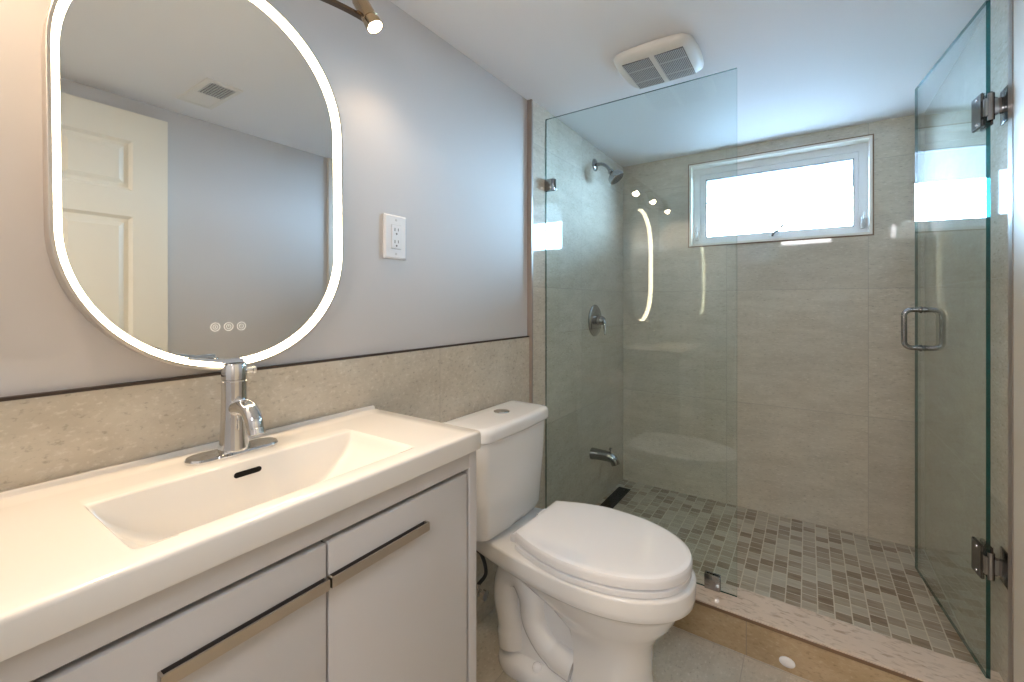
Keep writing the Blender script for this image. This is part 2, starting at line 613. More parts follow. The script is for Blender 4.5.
# ------------------------------------------------------------------ open six-panel door by the right wall (seen in the mirror)
DX0, DX1 = 1.362, 1.396
DY0, DY1, DZ0, DZ1 = -0.085, 0.728, 0.012, 1.925
door = bpy.data.objects.new('door_1', None)
COL.objects.link(door)
door.location = (DX1, DY0, 0)
door['kind'] = 'structure'
door['label'] = 'cream six-panel door open against the right wall'
bm = bmesh.new()
stile = 0.118
cols = [(DY0 + stile, (DY0 + DY1) / 2 - 0.055), ((DY0 + DY1) / 2 + 0.055, DY1 - stile)]
rows = [(0.24, 0.80), (0.93, 1.495), (1.600, 1.805)]
ys = sorted({DY0, DY1, *[v for c in cols for v in c]})
zs = sorted({DZ0, DZ1, *[v for r in rows for v in r]})


def is_panel(ya, za):
    return any(abs(c[0] - ya) < 1e-6 for c in cols) and any(abs(r[0] - za) < 1e-6 for r in rows)


for (ya, yb_) in zip(ys[:-1], ys[1:]):
    for (za, zb) in zip(zs[:-1], zs[1:]):
        if is_panel(ya, za):
            def rg(i, x):
                return [(x, ya + i, za + i), (x, yb_ - i, za + i), (x, yb_ - i, zb - i), (x, ya + i, zb - i)]
            loft(bm, [rg(0, DX0), rg(0.012, DX0 + 0.009), rg(0.026, DX0 + 0.009), rg(0.044, DX0 + 0.002)], True, False, True)
        else:
            bm.faces.new([bm.verts.new(p) for p in ((DX0, ya, za), (DX0, yb_, za), (DX0, yb_, zb), (DX0, ya, zb))])
bmesh.ops.remove_doubles(bm, verts=bm.verts[:], dist=1e-5)
p = [(DY0, DZ0), (DY1, DZ0), (DY1, DZ1), (DY0, DZ1)]
for k in range(4):
    a, b = p[k], p[(k + 1) % 4]
    bm.faces.new([bm.verts.new(q) for q in ((DX0, *a), (DX0, *b), (DX1, *b), (DX1, *a))])
bm.faces.new([bm.verts.new((DX1, *q)) for q in p])
bmesh.ops.remove_doubles(bm, verts=bm.verts[:], dist=1e-5)
obj('door_leaf', bm, M['door_paint'], door, False)
bm = bmesh.new()
lathe(bm, (DX0, DY1 - 0.06, 0.93), (-1, 0, 0), [(0, 0.028), (0.004, 0.028), (0.008, 0.010), (0.03, 0.010), (0.036, 0.026), (0.056, 0.027), (0.064, 0.018), (0.066, 0.0)], 28)
obj('door_knob', bm, M['nickel'], door)

# ------------------------------------------------------------------ vanity cabinet
VY0, VY1 = 0.012, 0.757
VX = 0.362
van = thing('vanity_cabinet', (0.18, 0.384, 0), 'white two-door vanity cabinet under the sink top', 'cabinet')
bm = bmesh.new()
box(bm, 0.003, VX, VY1 - 0.025, VY1, 0.0, 0.819, bev=0.0012)          # side panels
box(bm, 0.003, VX, VY0, VY0 + 0.025, 0.0, 0.819, bev=0.0012)
box(bm, VX - 0.0185, VX - 0.001, VY0 + 0.025, VY1 - 0.025, 0.783, 0.819)    # top rail
box(bm, 0.003, 0.020, VY0 + 0.025, VY1 - 0.025, 0.10, 0.783)          # back
box(bm, 0.003, VX - 0.03, VY0 + 0.025, VY1 - 0.025, 0.09, 0.11)       # bottom
box(bm, 0.29, 0.305, VY0 + 0.025, VY1 - 0.025, 0.0, 0.09)             # toe kick
obj('carcass', bm, M['cab'], van)
obj('inner_shadow_board', B(VX - 0.0195, VX - 0.0185, VY0 + 0.026, VY1 - 0.026, 0.112, 0.782), M['gap_shade'], van)  # dark board standing in for the shade seen between the doors
ym = 0.3945
for (y0, y1, h0, h1) in ((VY0 + 0.030, ym - 0.002, 0.183, 0.3905), (ym + 0.002, VY1 - 0.0330, 0.3945, 0.600)):
    d = obj('door', B(VX - 0.018, VX, y0, y1, 0.098, 0.7735, bev=0.0018), M['cab'], van)
    bm = bmesh.new()
    # slim profiled bar pull; dark back strip paints the shade in its groove
    sec = [(VX + 0.009, 0.7240), (VX + 0.012, 0.7240), (VX + 0.012, 0.7085), (VX - 0.001, 0.7085), (VX - 0.001, 0.7110), (VX + 0.009, 0.7110)]
    loft(bm, [[(x, h0, z) for x, z in sec], [(x, h1, z) for x, z in sec]])
    for yy in (h0, h1 - 0.003):
        box(bm, VX - 0.001, VX + 0.0115, yy, yy + 0.003, 0.7087, 0.7238)
    hd0 = obj('handle', bm, M['nickel'], d, False)
    obj('groove_shade', B(VX - 0.0002, VX + 0.0006, h0 + 0.003, h1 - 0.003, 0.711, 0.7240), M['gap_shade'], hd0, False)

# ------------------------------------------------------------------ one-piece sink top
TZ = 0.86
top = thing('sink', (0.18, 0.384, 0.82), 'white one-piece countertop with a wide shallow rectangular basin', 'sink')
bm = bmesh.new()
BX0, BX1, BY0, BY1, BD = 0.136, 0.334, 0.166, 0.602, 0.122
TX1 = 0.374


def prof(y):
    u = abs((y - (BY0 + BY1) / 2) / ((BY1 - BY0) / 2))
    if u >= 1:
        return 0.0
    t = min(1.0, (1 - u) / 0.05)
    return (1 - u ** 2.0) ** 0.70 * t * t * (3 - 2 * t)


def section(y):
    d = BD * prof(y)
    pts = [(0.002, 0.82), (0.002, TZ + 0.007), (0.003, TZ + 0.008), (0.010, TZ + 0.008), (0.0125, TZ + 0.006), (0.014, TZ + 0.001), (0.016, TZ), (0.06, TZ), (BX0 - 0.03, TZ), (BX0 - 0.004, TZ)]
    # into the basin
    r = min(0.012, d * 0.45 + 1e-5)
    pts.append((BX0 - 0.001, TZ - min(0.0010, d * 0.3)))
    pts.append((BX0 + 0.002, TZ - min(0.004, d * 0.5)))
    pts.append((BX0 + 0.006, TZ - d + r))
    pts.append((BX0 + 0.010, TZ - d + r * 0.35))
    pts.append((BX0 + 0.018, TZ - d))
    for k in range(1, 7):
        t = k / 7
        pts.append((BX0 + 0.018 + (BX1 - BX0 - 0.07) * t, TZ - d))
    pts.append((BX1 - 0.052, TZ - d))
    pts.append((BX1 - 0.030, TZ - d * 0.90))
    pts.append((BX1 - 0.014, TZ - d * 0.52))
    pts.append((BX1 - 0.005, TZ - d * 0.14))
    pts.append((BX1 + 0.000, TZ - d * 0.01))
    pts += [(BX1 + 0.006, TZ), (TX1 - 0.010, TZ), (TX1 - 0.003, TZ - 0.0012), (TX1 - 0.0008, TZ - 0.0035), (TX1, TZ - 0.007), (TX1, 0.823), (TX1 - 0.001, 0.8205), (TX1 - 0.004, 0.82)]
    zb = min(0.82, TZ - d - 0.012)
    pts += [(BX1 + 0.014, 0.82), (BX1 + 0.004, zb), (BX0 - 0.002, zb), (BX0 - 0.012, 0.82)]
    return pts


ys = [VY0 - 0.002, VY0, 0.05, 0.10, 0.14, BY0 - 0.004]
nb = 56
ys += [(BY0 + BY1) / 2 - (BY1 - BY0) / 2 * cos(pi * k / nb) for k in range(nb + 1)]
ys += [BY1 + 0.004, 0.63, 0.68, 0.72, VY1 - 0.001]
rings = [[(x, y, z) for x, z in section(y)] for y in ys]
last = [(x * 0.994 + 0.001, VY1 + 0.0015, z - 0.0018 if z > 0.83 else z) for x, z in section(0.72)]
rings.append(last)
loft(bm, rings)
tb = obj('basin_top', bm, M['cult'], top, True, 50)
bm = bmesh.new()
# oval overflow slot on the back wall of the basin
ring = []
for sg, n0 in ((1, 0), (-1, 1)):
    for k in range(9):
        a = -pi / 2 + pi * k / 8
        ring.append((sg * (0.0185 + 0.0048 * cos(a)), sg * 0.0048 * sin(a)))
loft(bm, [[(x, 0.382 + u, 0.838 + w) for u, w in ring] for x in (BX0 + 0.001, BX0 + 0.0040)])
obj('overflow_slot', bm, M['black'], top, False)
bm = bmesh.new()
lathe(bm, (0.225, 0.384, TZ - BD - 0.001), (0, 0, 1), [(0, 0.022), (0.003, 0.022), (0.004, 0.018), (0.007, 0.016), (0.008, 0)], 28)
obj('drain_plug', bm, M['chrome'], top)

# ------------------------------------------------------------------ faucet
FX, FY, FZ = 0.078, 0.386, 0.8603
fau = thing('faucet', (FX, FY, FZ), 'chrome single-lever faucet on the sink ledge below the lit mirror', 'faucet')


def stad_xy(cx, cy, r, half, z, n=14):
    out = []
    for k in range(n + 1):
        a = pi * k / n
        out.append((cx + r * cos(a), cy + half + r * sin(a), z))
    for k in range(n + 1):
        a = pi + pi * k / n
        out.append((cx + r * cos(a), cy - half + r * sin(a), z))
    return out


bm = bmesh.new()
loft(bm, [stad_xy(FX, FY, 0.026, 0.052, FZ), stad_xy(FX, FY, 0.0265, 0.052, FZ + 0.004), stad_xy(FX, FY, 0.0245, 0.052, FZ + 0.0075), stad_xy(FX, FY, 0.0215, 0.052, FZ + 0.0085)])
obj('base_plate', bm, M['chrome'], fau)
bm = bmesh.new()
lathe(bm, (FX, FY, FZ + 0.008), (0, 0, 1), [(0, 0.0265), (0.004, 0.0262), (0.012, 0.0242), (0.06, 0.0222), (0.100, 0.0212), (0.127, 0.0212), (0.128, 0.0203), (0.130, 0.0203), (0.131, 0.0212), (0.158, 0.0212), (0.161, 0.0195), (0.162, 0.0)], 40)
body = obj('body', bm, M['chrome'], fau)
bm = bmesh.new()
path = bez([(FX + 0.004, FY, FZ + 0.084), (FX + 0.034, FY, FZ + 0.0905), (FX + 0.056, FY, FZ + 0.0875), (FX + 0.073, FY, FZ + 0.073), (FX + 0.080, FY, FZ + 0.056)], 6)
nn = len(path)
tube(bm, path, [0.0165 - 0.0030 * i / (nn - 1) for i in range(nn)], 24)
sp = obj('spout', bm, M['chrome'], fau)
bm = bmesh.new()
lathe(bm, (FX + 0.0798, FY, FZ + 0.0572), (0.36, 0, -1), [(0, 0.0134), (0.001, 0.0142), (0.010, 0.0142), (0.011, 0.0115), (0.0115, 0.0)], 24)
obj('aerator', bm, M['chrome'], sp)
bm = bmesh.new()
# thin flat lever swung to the left
sec = lambda y, z, w, t: [(FX - w, y, z), (FX + w, y, z), (FX + w * 0.9, y, z + t), (FX - w * 0.9, y, z + t)]
loft(bm, [sec(FY + 0.012, FZ + 0.170, 0.011, 0.006), sec(FY - 0.02, FZ + 0.171, 0.012, 0.006), sec(FY - 0.050, FZ + 0.177, 0.010, 0.005), sec(FY - 0.074, FZ + 0.182, 0.0085, 0.004)])
obj('lever', bm, M['chrome'], fau)
bm = bmesh.new()
lathe(bm, (FX + 0.006, FY + 0.018, FZ + 0.152), (0.25, 1, 0), [(0, 0.006), (0.010, 0.006), (0.011, 0.0075), (0.016, 0.0075), (0.0175, 0.005), (0.018, 0)], 18)
obj('set_screw_cap', bm, M['chrome'], fau)

# ------------------------------------------------------------------ lit mirror
MY, MZ, MR, MH = 0.3995, 1.399, 0.2505, 0.1365
MTILT = 0.0111       # hangs very slightly crooked
mir = thing('lit_mirror', (XP, MY, MZ), 'pill-shaped wall mirror with a glowing LED border above the sink', 'mirror')


def stad_yz(r, x, n=40):
    out = []
    for k in range(n + 1):
        a = pi * k / n
        out.append((x, MY + r * cos(a), MZ + MH + r * sin(a)))
    for k in range(n + 1):
        a = pi + pi * k / n
        out.append((x, MY + r * cos(a), MZ - MH + r * sin(a)))
    ct, st = cos(MTILT), sin(MTILT)
    return [(p[0], MY + (p[1] - MY) * ct - (p[2] - MZ) * st, MZ + (p[1] - MY) * st + (p[2] - MZ) * ct) for p in out]


MXF, MXG = 0.034, 0.018
bm = bmesh.new()
loft(bm, [stad_yz(MR - 0.002, XP), stad_yz(MR - 0.002, 0.012), stad_yz(MR, 0.013), stad_yz(MR, MXF - 0.001), stad_yz(MR - 0.001, MXF), stad_yz(MR - 0.0054, MXF), stad_yz(MR - 0.0054, MXF - 0.003)], True, True, False)
obj('frame', bm, M['mframe'], mir)
bm = bmesh.new()
loft(bm, [stad_yz(MR - 0.0055, MXF - 0.0010), stad_yz(MR - 0.0170, MXG)], True, False, False)
obj('light_strip', bm, M['led'], mir, False)
bm = bmesh.new()
loft(bm, [stad_yz(MR - 0.0171, MXG - 0.004), stad_yz(MR - 0.0171, MXG)])
obj('mirror_glass', bm, M['mirror'], mir, False)
for k, yy in enumerate((0.378, 0.4015, 0.425)):
    bm = bmesh.new()

    def circ(r, x, n=28):
        return [(x, yy + r * cos(2 * pi * i / n), 1.0945 + r * sin(2 * pi * i / n)) for i in range(n)]
    x0, x1 = MXG - 0.0001, MXG + 0.0004
    loft(bm, [circ(0.0085, x0), circ(0.0085, x1), circ(0.0074, x1), circ(0.0074, x0)], True, False, False)
    loft(bm, [circ(0.0046, x0), circ(0.0046, x1), circ(0.0036, x1), circ(0.0036, x0)], True, False, False)
    if k == 0:
        loft(bm, [circ(0.0012, x0), circ(0.0012, x1)])
    elif k == 1:
        box(bm, x0, x1, yy - 0.0004, yy + 0.0004, 1.0945, 1.0995)
    else:
        box(bm, x0, x1, yy - 0.002, yy + 0.002, 1.0941, 1.0949)
    obj('touch_button', bm, M['icon'], mir, False)

# ------------------------------------------------------------------ three-spot light bar
LX = 0.048
bar = thing('spotlight_bar', (XP, 0.325, 1.86), 'bronze wavy light bar with three lit spotlights above the mirror', 'light')
bm = bmesh.new()
lathe(bm, (XP, 0.325, 1.86), (1, 0, 0), [(0, 0.055), (0.014, 0.055), (0.020, 0.048), (0.024, 0.020), (0.026, 0)], 36)
obj('canopy', bm, M['bronze'], bar)


def barz(y):
    return 1.829 - 0.026 * cos((y - 0.715) / 0.39 * pi + pi)


bm = bmesh.new()
pts = [(LX, -0.075 + 0.795 * k / 60, barz(-0.075 + 0.795 * k / 60)) for k in range(61)]
# flat twin-edge strip
rings = []
for i, p in enumerate(pts):
    y, z = p[1], p[2]
    rings.append([(LX - 0.008, y, z - 0.0035), (LX + 0.008, y, z - 0.0035), (LX + 0.008, y, z + 0.0035), (LX - 0.008, y, z + 0.0035)])
loft(bm, rings)
tube(bm, [(XP + 0.02, 0.325, 1.86), (LX, 0.325, barz(0.325))], 0.006, 12)
obj('bar', bm, M['bronze'], bar, True)
spot_dirs = [(0.46, 0.22, -0.86), (0.42, 0.10, -0.90), (0.28, 0.10, -0.95)]
for yy, dr, watts in ((0.700, spot_dirs[0], 4.5), (0.335, spot_dirs[1], 8.5), (-0.045, spot_dirs[2], 11.5)):
    d = Vector(dr).normalized()
    tip = Vector((0.085, yy + 0.003, 1.823 if yy > 0.6 else 1.842))
    bm = bmesh.new()
    o = tip - d * 0.088
    lathe(bm, o, d, [(0, 0.012), (0.002, 0.017), (0.006, 0.0185), (0.062, 0.0195), (0.063, 0.0178), (0.068, 0.0178), (0.069, 0.0205), (0.085, 0.0215), (0.088, 0.0212), (0.088, 0.0185), (0.082, 0.018)], 32)
    can = obj('spot_can', bm, M['brass'], bar)
    bm = bmesh.new()
    lathe(bm, tip - d * 0.0045, d, [(-0.002, 0.018), (0.002, 0.018), (0.0035, 0.012), (0.004, 0.0)], 28)
    obj('lens', bm, M['lens'], can)
    bm = bmesh.new()
    by = yy - 0.035
    tube(bm, [(LX, by, barz(by)), tip - d * 0.045], 0.0042, 10)
    obj('arm', bm, M['bronze'], can)
    l = bpy.data.lights.new('spot_bulb', 'SPOT')
    l.energy = watts
    l.color = (1.0, 0.74, 0.48)
    l.spot_size = radians(150)
    l.spot_blend = 1.0
    l.shadow_soft_size = 0.018
    lo = bpy.data.objects.new('spot_bulb', l)
    COL.objects.link(lo)
    lo.location = tip + d * 0.006
    lo.rotation_euler = d.to_track_quat('-Z', 'Y').to_euler()

# ------------------------------------------------------------------ outlet
out = thing('wall_outlet', (XP, 0.841, 1.329), 'white two-socket power outlet on the painted wall right of the mirror', 'outlet')
bm = bmesh.new()
OY, OZ = 0.845, 1.329
f = lambda i, x, w=0.0405, h=0.0625: [(x, OY - w + i, OZ - h + i), (x, OY + w - i, OZ - h + i), (x, OY + w - i, OZ + h - i), (x, OY - w + i, OZ + h - i)]
loft(bm, [f(0, XP), f(0, XP + 0.004), f(0.005, XP + 0.008)])
obj('cover_plate', bm, M['plastic'], out, False)
bm = bmesh.new()
f2 = lambda i, x: f(i, x, 0.0165, 0.0335)
loft(bm, [f2(0, XP + 0.007), f2(0, XP + 0.0095), f2(0.001, XP + 0.010)])
rec = obj('receptacle', bm, M['plastic'], out, False)
bm = bmesh.new()
rect = []
rf = lambda i, x: f(i, x, 0.0180, 0.0350)
loft(bm, [rf(0, XP + 0.0079), rf(0, XP + 0.0082), rf(0.0015, XP + 0.0082), rf(0.0015, XP + 0.0079)], True, False, False)
obj('gap_line', bm, M['slat'], out, False)
bm = bmesh.new()
for zz in (OZ + 0.017, OZ - 0.017):
    box(bm, XP + 0.0099, XP + 0.0103, OY - 0.0075, OY - 0.0050, zz - 0.001, zz + 0.008)
    box(bm, XP + 0.0099, XP + 0.0103, OY + 0.0050, OY + 0.0072, zz, zz + 0.008)
    lathe(bm, (XP + 0.0099, OY, zz - 0.008), (1, 0, 0), [(0, 0.0028), (0.0004, 0.0028)], 12)
obj('slots', bm, M['grille'], rec, False)
for zz in (OZ + 0.048, OZ - 0.048):
    bm = bmesh.new()
    lathe(bm, (XP + 0.0075, OY, zz), (1, 0, 0), [(0, 0.0035), (0.0012, 0.0033), (0.0016, 0.0)], 14)
    obj('screw', bm, M['slat'], out)

# ------------------------------------------------------------------ toilet
TYC = 1.203
toi = thing('toilet', (0.36, TYC, 0), 'white two-piece toilet with closed lid between the vanity and shower', 'toilet')


def seat_outline(xb, xt, wb, wm, xm, n=64, p=2.0):
    """egg outline: back at xb (half-width wb), widest wm at xm, tip at xt"""
    pts = []
    for k in range(n):                       # front half, right side to left side
        a = -pi / 2 + pi * k / (n - 1)
        cx = abs(cos(a)) ** (2 / 2.15)
        sy = abs(sin(a)) ** (2 / 2.15) * (1 if sin(a) > 0 else -1)
        pts.append((xm + (xt - xm) * cx, wm * sy))
    m = 14
    for k in range(1, m + 1):
        t = k / m
        s = t * t * (3 - 2 * t)
        pts.append((xm + (xb - xm) * t, wm + (wb - wm) * (t ** 1.8)))
    for k in range(m, 0, -1):
        t = k / m
        pts.append((xm + (xb - xm) * t, -(wm + (wb - wm) * (t ** 1.8))))
    return pts


def ring_at(o, z, sc=1.0, dx=0.0, cx=0.46):
    return [(cx + (x - cx) * sc + dx, TYC + y * sc, z) for x, y in o]


# --- bowl: rim, bowl belly and front pedestal lofted as one surface
rimo = seat_outline(0.045, 0.738, 0.105, 0.183, 0.47)


def blend(o, target, t):
    return [(a[0] + (b[0] - a[0]) * t, a[1] + (b[1] - a[1]) * t) for a, b in zip(o, target)]


def egg(xb, xt, w, wbk, xm):
    return seat_outline(xb, xt, wbk, w, xm)


def R(o, z):
    return [(x, TYC + y, z) for x, y in o]


bm = bmesh.new()
rings = [
    R(egg(0.050, 0.722, 0.176, 0.100, 0.46), 0.4100),
    R(egg(0.046, 0.727, 0.180, 0.104, 0.46), 0.4075),
    R(egg(0.045, 0.728, 0.181, 0.105, 0.46), 0.4020),
    R(egg(0.045, 0.728, 0.181, 0.105, 0.46), 0.3720),
    R(egg(0.047, 0.726, 0.179, 0.103, 0.46), 0.3560),
    R(egg(0.050, 0.719, 0.174, 0.098, 0.46), 0.3500),
    R(egg(0.085, 0.703, 0.158, 0.082, 0.465), 0.3440),
    R(egg(0.130, 0.692, 0.148, 0.070, 0.47), 0.3240),
    R(egg(0.200, 0.676, 0.137, 0.064, 0.48), 0.2900),
    R(egg(0.280, 0.652, 0.120, 0.062, 0.49), 0.2600),
    R(egg(0.350, 0.633, 0.106, 0.068, 0.50), 0.2320),
    R(egg(0.405, 0.622, 0.099, 0.078, 0.51), 0.2100),
    R(egg(0.420, 0.616, 0.095, 0.084, 0.51), 0.1800),
    R(egg(0.422, 0.614, 0.094, 0.086, 0.51), 0.1200),
    R(egg(0.422, 0.620, 0.097, 0.090, 0.51), 0.0600),
    R(egg(0.420, 0.630, 0.103, 0.096, 0.51), 0.0150),
    R(egg(0.420, 0.632, 0.104, 0.097, 0.51), 0.0),
]
loft(bm, list(reversed(rings)))
obj('bowl', bm, M['china'], toi, True, 60)

# rear body with footprint flange
bm = bmesh.new()


def rect_ring(x0, x1, w, z, n=4, r=0.05):
    pts = []
    cs = [(x1 - r, w - r, 0), (x0 + r, w - r, pi / 2), (x0 + r, -w + r, pi), (x1 - r, -w + r, 3 * pi / 2)]
    for cx, cy, a0 in cs:
        for k in range(9):
            a = a0 + (pi / 2) * k / 8
            pts.append((cx + r * cos(a), TYC + cy + r * sin(a), z))
    return pts


loft(bm, [rect_ring(0.135, 0.52, 0.104, 0.0, r=0.085), rect_ring(0.133, 0.52, 0.106, 0.006, r=0.085), rect_ring(0.135, 0.52, 0.104, 0.030, r=0.085), rect_ring(0.146, 0.50, 0.094, 0.040, r=0.08),
          rect_ring(0.165, 0.47, 0.066, 0.055, r=0.05), rect_ring(0.16, 0.47, 0.056, 0.12, r=0.045), rect_ring(0.14, 0.47, 0.054, 0.24, r=0.045), rect_ring(0.10, 0.46, 0.060, 0.32, r=0.045), rect_ring(0.075, 0.44, 0.080, 0.350, r=0.05), rect_ring(0.060, 0.42, 0.092, 0.365, r=0.05)])
obj('rear_foot', bm, M['china'], toi, True, 50)
# moulded trapway bulging on both sides
for sd in (-1, 1):
    bm = bmesh.new()
    yy = TYC + sd * 0.046
    path = bez([(0.41, yy, 0.085), (0.33, yy, 0.105), (0.275, yy, 0.165), (0.262, yy, 0.235), (0.225, yy, 0.288), (0.178, yy, 0.272), (0.168, yy, 0.205), (0.182, yy, 0.135), (0.190, yy, 0.060)], 8)
    k = len(path)
    tube(bm, path, [0.044 if 6 < i < k - 6 else 0.047 for i in range(k)], 18)
    obj('trapway', bm, M['china'], toi, True, 60)
    bm = bmesh.new()
    lathe(bm, (0.298, TYC + sd * 0.076, 0.038), (0, sd * 0.12, 1), [(0, 0.0150), (0.010, 0.0150), (0.017, 0.0125), (0.022, 0.007), (0.0235, 0.0)], 22)
    obj('bolt_cap', bm, M['plastic'], toi)

# --- seat and lid
bm = bmesh.new()
so = lambda g: seat_outline(0.252 + g, 0.716 - g, 0.130 - g, 0.179 - g, 0.45)
loft(bm, [R(so(0.004), 0.4112), R(so(0.0), 0.414), R(so(0.0), 0.427), R(so(0.003), 0.4295)])
obj('seat_ring', bm, M['plastic'], toi, True, 45)
bm = bmesh.new()
lo = lambda g: seat_outline(0.250 + g, 0.719 - g, 0.127 - g, 0.181 - g, 0.445)
loft(bm, [R(lo(0.004), 0.4335), R(lo(0.0), 0.4360), R(lo(0.0), 0.4510), R(lo(0.001), 0.4565), R(lo(0.0035), 0.4615), R(lo(0.009), 0.4642), R(lo(0.018), 0.4650), R(lo(0.06), 0.4660), R(lo(0.10), 0.4664)])
obj('seat_lid', bm, M['plastic'], toi, True, 28)
for sd in (-1, 1):
    bm = bmesh.new()
    lathe(bm, (0.226, TYC + sd * 0.078 - 0.022, 0.424), (0, 1, 0), [(0, 0.009), (0.001, 0.0125), (0.043, 0.0125), (0.044, 0.009)], 20)
    box(bm, 0.214, 0.238, TYC + sd * 0.078 - 0.02, TYC + sd * 0.078 + 0.02, 0.410, 0.424)
    obj('hinge', bm, M['plastic'], toi)

# --- tank
def tank_ring(x0, x1, w, z, r=0.035, bow=0.012):
    pts = []
    cs = [(x1 - r, w - r, 0, r), (x0 + 0.015, w - 0.015, pi / 2, 0.015), (x0 + 0.015, -w + 0.015, pi, 0.015), (x1 - r, -w + r, 3 * pi / 2, r)]
    for i, (cx, cy, a0, rr) in enumerate(cs):
        for k in range(9):
            a = a0 + (pi / 2) * k / 8
            pts.append([cx + rr * cos(a), TYC + cy + rr * sin(a), z])
    # slight bow of the front face
    m = 9
    for k in range(1, m):
        t = k / m
        pts.append([x1, TYC + (-w + r) + (2 * w - 2 * r) * t, z])
    for p in pts:
        if p[0] > x0 + 0.06:
            u = (p[1] - TYC) / w
            p[0] += bow * (1 - u * u)
    return [tuple(p) for p in pts]


bm = bmesh.new()
loft(bm, [tank_ring(0.030, 0.150, 0.155, 0.412), tank_ring(0.022, 0.162, 0.170, 0.418), tank_ring(0.020, 0.168, 0.177, 0.436), tank_ring(0.016, 0.176, 0.190, 0.60), tank_ring(0.014, 0.180, 0.196, 0.722)])
obj('tank', bm, M['china'], toi, True, 45)
bm = bmesh.new()
loft(bm, [tank_ring(0.013, 0.185, 0.199, 0.7225), tank_ring(0.011, 0.190, 0.204, 0.726), tank_ring(0.010, 0.191, 0.205, 0.732), tank_ring(0.010, 0.191, 0.205, 0.750), tank_ring(0.012, 0.188, 0.203, 0.760), tank_ring(0.017, 0.183, 0.198, 0.7650), tank_ring(0.030, 0.168, 0.188, 0.7665), tank_ring(0.06, 0.135, 0.155, 0.768)])
obj('tank_lid', bm, M['china'], toi, True, 60)
bm = bmesh.new()
lathe(bm, (0.100, 1.220, 0.7677), (0, 0, 1), [(0, 0.0275), (0.002, 0.0275), (0.003, 0.026), (0.0025, 0.024), (0.004, 0.0225), (0.0045, 0.0)], 32)
fb = obj('flush_button', bm, M['chrome'], toi)
bm = bmesh.new()
box(bm, 0.100 - 0.022, 0.100 + 0.022, 1.2196, 1.2204, 0.7719, 0.7723)
obj('button_split', bm, M['grille'], fb, False)

# water supply hose between vanity and toilet
hose = thing('supply_hose', (XW, 1.02, 0.2), 'black water supply hose looping behind the toilet beside the vanity', 'hose')
bm = bmesh.new()
tube(bm, bez([(0.045, 1.16, 0.185), (0.055, 1.19, 0.215), (0.060, 1.155, 0.300), (0.058, 1.10, 0.345), (0.056, 1.065, 0.375), (0.060, 1.055, 0.409)], 10), 0.0065, 12)
obj('hose', bm, M['rubber'], hose)
bm = bmesh.new()
lathe(bm, (XW + 0.0005, 1.155, 0.165), (1, 0, 0), [(0, 0.024), (0.003, 0.024), (0.006, 0.009), (0.030, 0.009), (0.032, 0.012), (0.055, 0.012), (0.057, 0.006), (0.068, 0.006), (0.070, 0.016), (0.082, 0.016), (0.083, 0)], 22)
tube(bm, [(0.045, 1.157, 0.165), (0.045, 1.158, 0.190)], 0.0075, 12)
obj('stop_valve', bm, M['chrome'], hose)

# ------------------------------------------------------------------ shower glass
def glass_sheet(name, parent, p0, p1, z0, z1, t, mats):
    """vertical pane from p0 to p1 (xy), faces clear and rims green"""
    a, b = Vector((*p0, 0)), Vector((*p1, 0))
    d = (b - a).normalized()
    n = Vector((-d.y, d.x, 0)) * (t / 2)
    bm = bmesh.new()
    c = [a - n, b - n, b + n, a + n]
    lo_ = [bm.verts.new((q.x, q.y, z0)) for q in c]
    hi_ = [bm.verts.new((q.x, q.y, z1)) for q in c]
    for k in range(4):
        j = (k + 1) % 4
        f_ = bm.faces.new((lo_[k], lo_[j], hi_[j], hi_[k]))
        f_.material_index = 0 if k in (0, 2) else 1
    bm.faces.new(lo_[::-1]).material_index = 1
    bm.faces.new(hi_).material_index = 1
    return obj(name, bm, mats, parent, False)


GM = [M['glass'], M['glass_edge']]
YG, XG = 1.6845, 0.7675
ZGT, ZGB = 1.9527, 0.1262
pan = thing('shower_glass_panel', (XS, YG, ZGB), 'fixed clear glass panel on the shower curb behind the toilet', 'glass panel')
glass_sheet('pane', pan, (XS + 0.002, YG), (XG, YG), ZGB, ZGT, 0.008, GM)


def clip_bm(x0, x1, z0, z1):
    bm = bmesh.new()
    box(bm, x0, x1, YG - 0.011, YG - 0.0045, z0, z1, bev=0.0015)
    box(bm, x0, x1, YG + 0.0045, YG + 0.011, z0, z1, bev=0.0015)
    return bm


bm = clip_bm(XS + 0.001, 0.056, 1.634, 1.685)
box(bm, XS + 0.0005, XS + 0.002, YG - 0.011, YG + 0.011, 1.634, 1.685)
obj('wall_clip', bm, M['steel'], pan)
bm = clip_bm(0.664, 0.715, ZCB + 0.0005, 0.178)
obj('floor_clip', bm, M['steel'], pan)

# ------------------------------------------------------------------ swung-in glass door
HX, HY = 1.370, 1.683
FX_, FY_ = 1.311, 2.232
gd = thing('shower_glass_door', (HX, HY, 0.13), 'clear glass shower door swung inward along the right wall', 'glass door')
glass_sheet('pane', gd, (HX, HY), (FX_, FY_), 0.135, 1.9527, 0.009, GM)
dd = Vector((FX_ - HX, FY_ - HY, 0)).normalized()
nn_ = Vector((-dd.y, dd.x, 0))           # towards -x
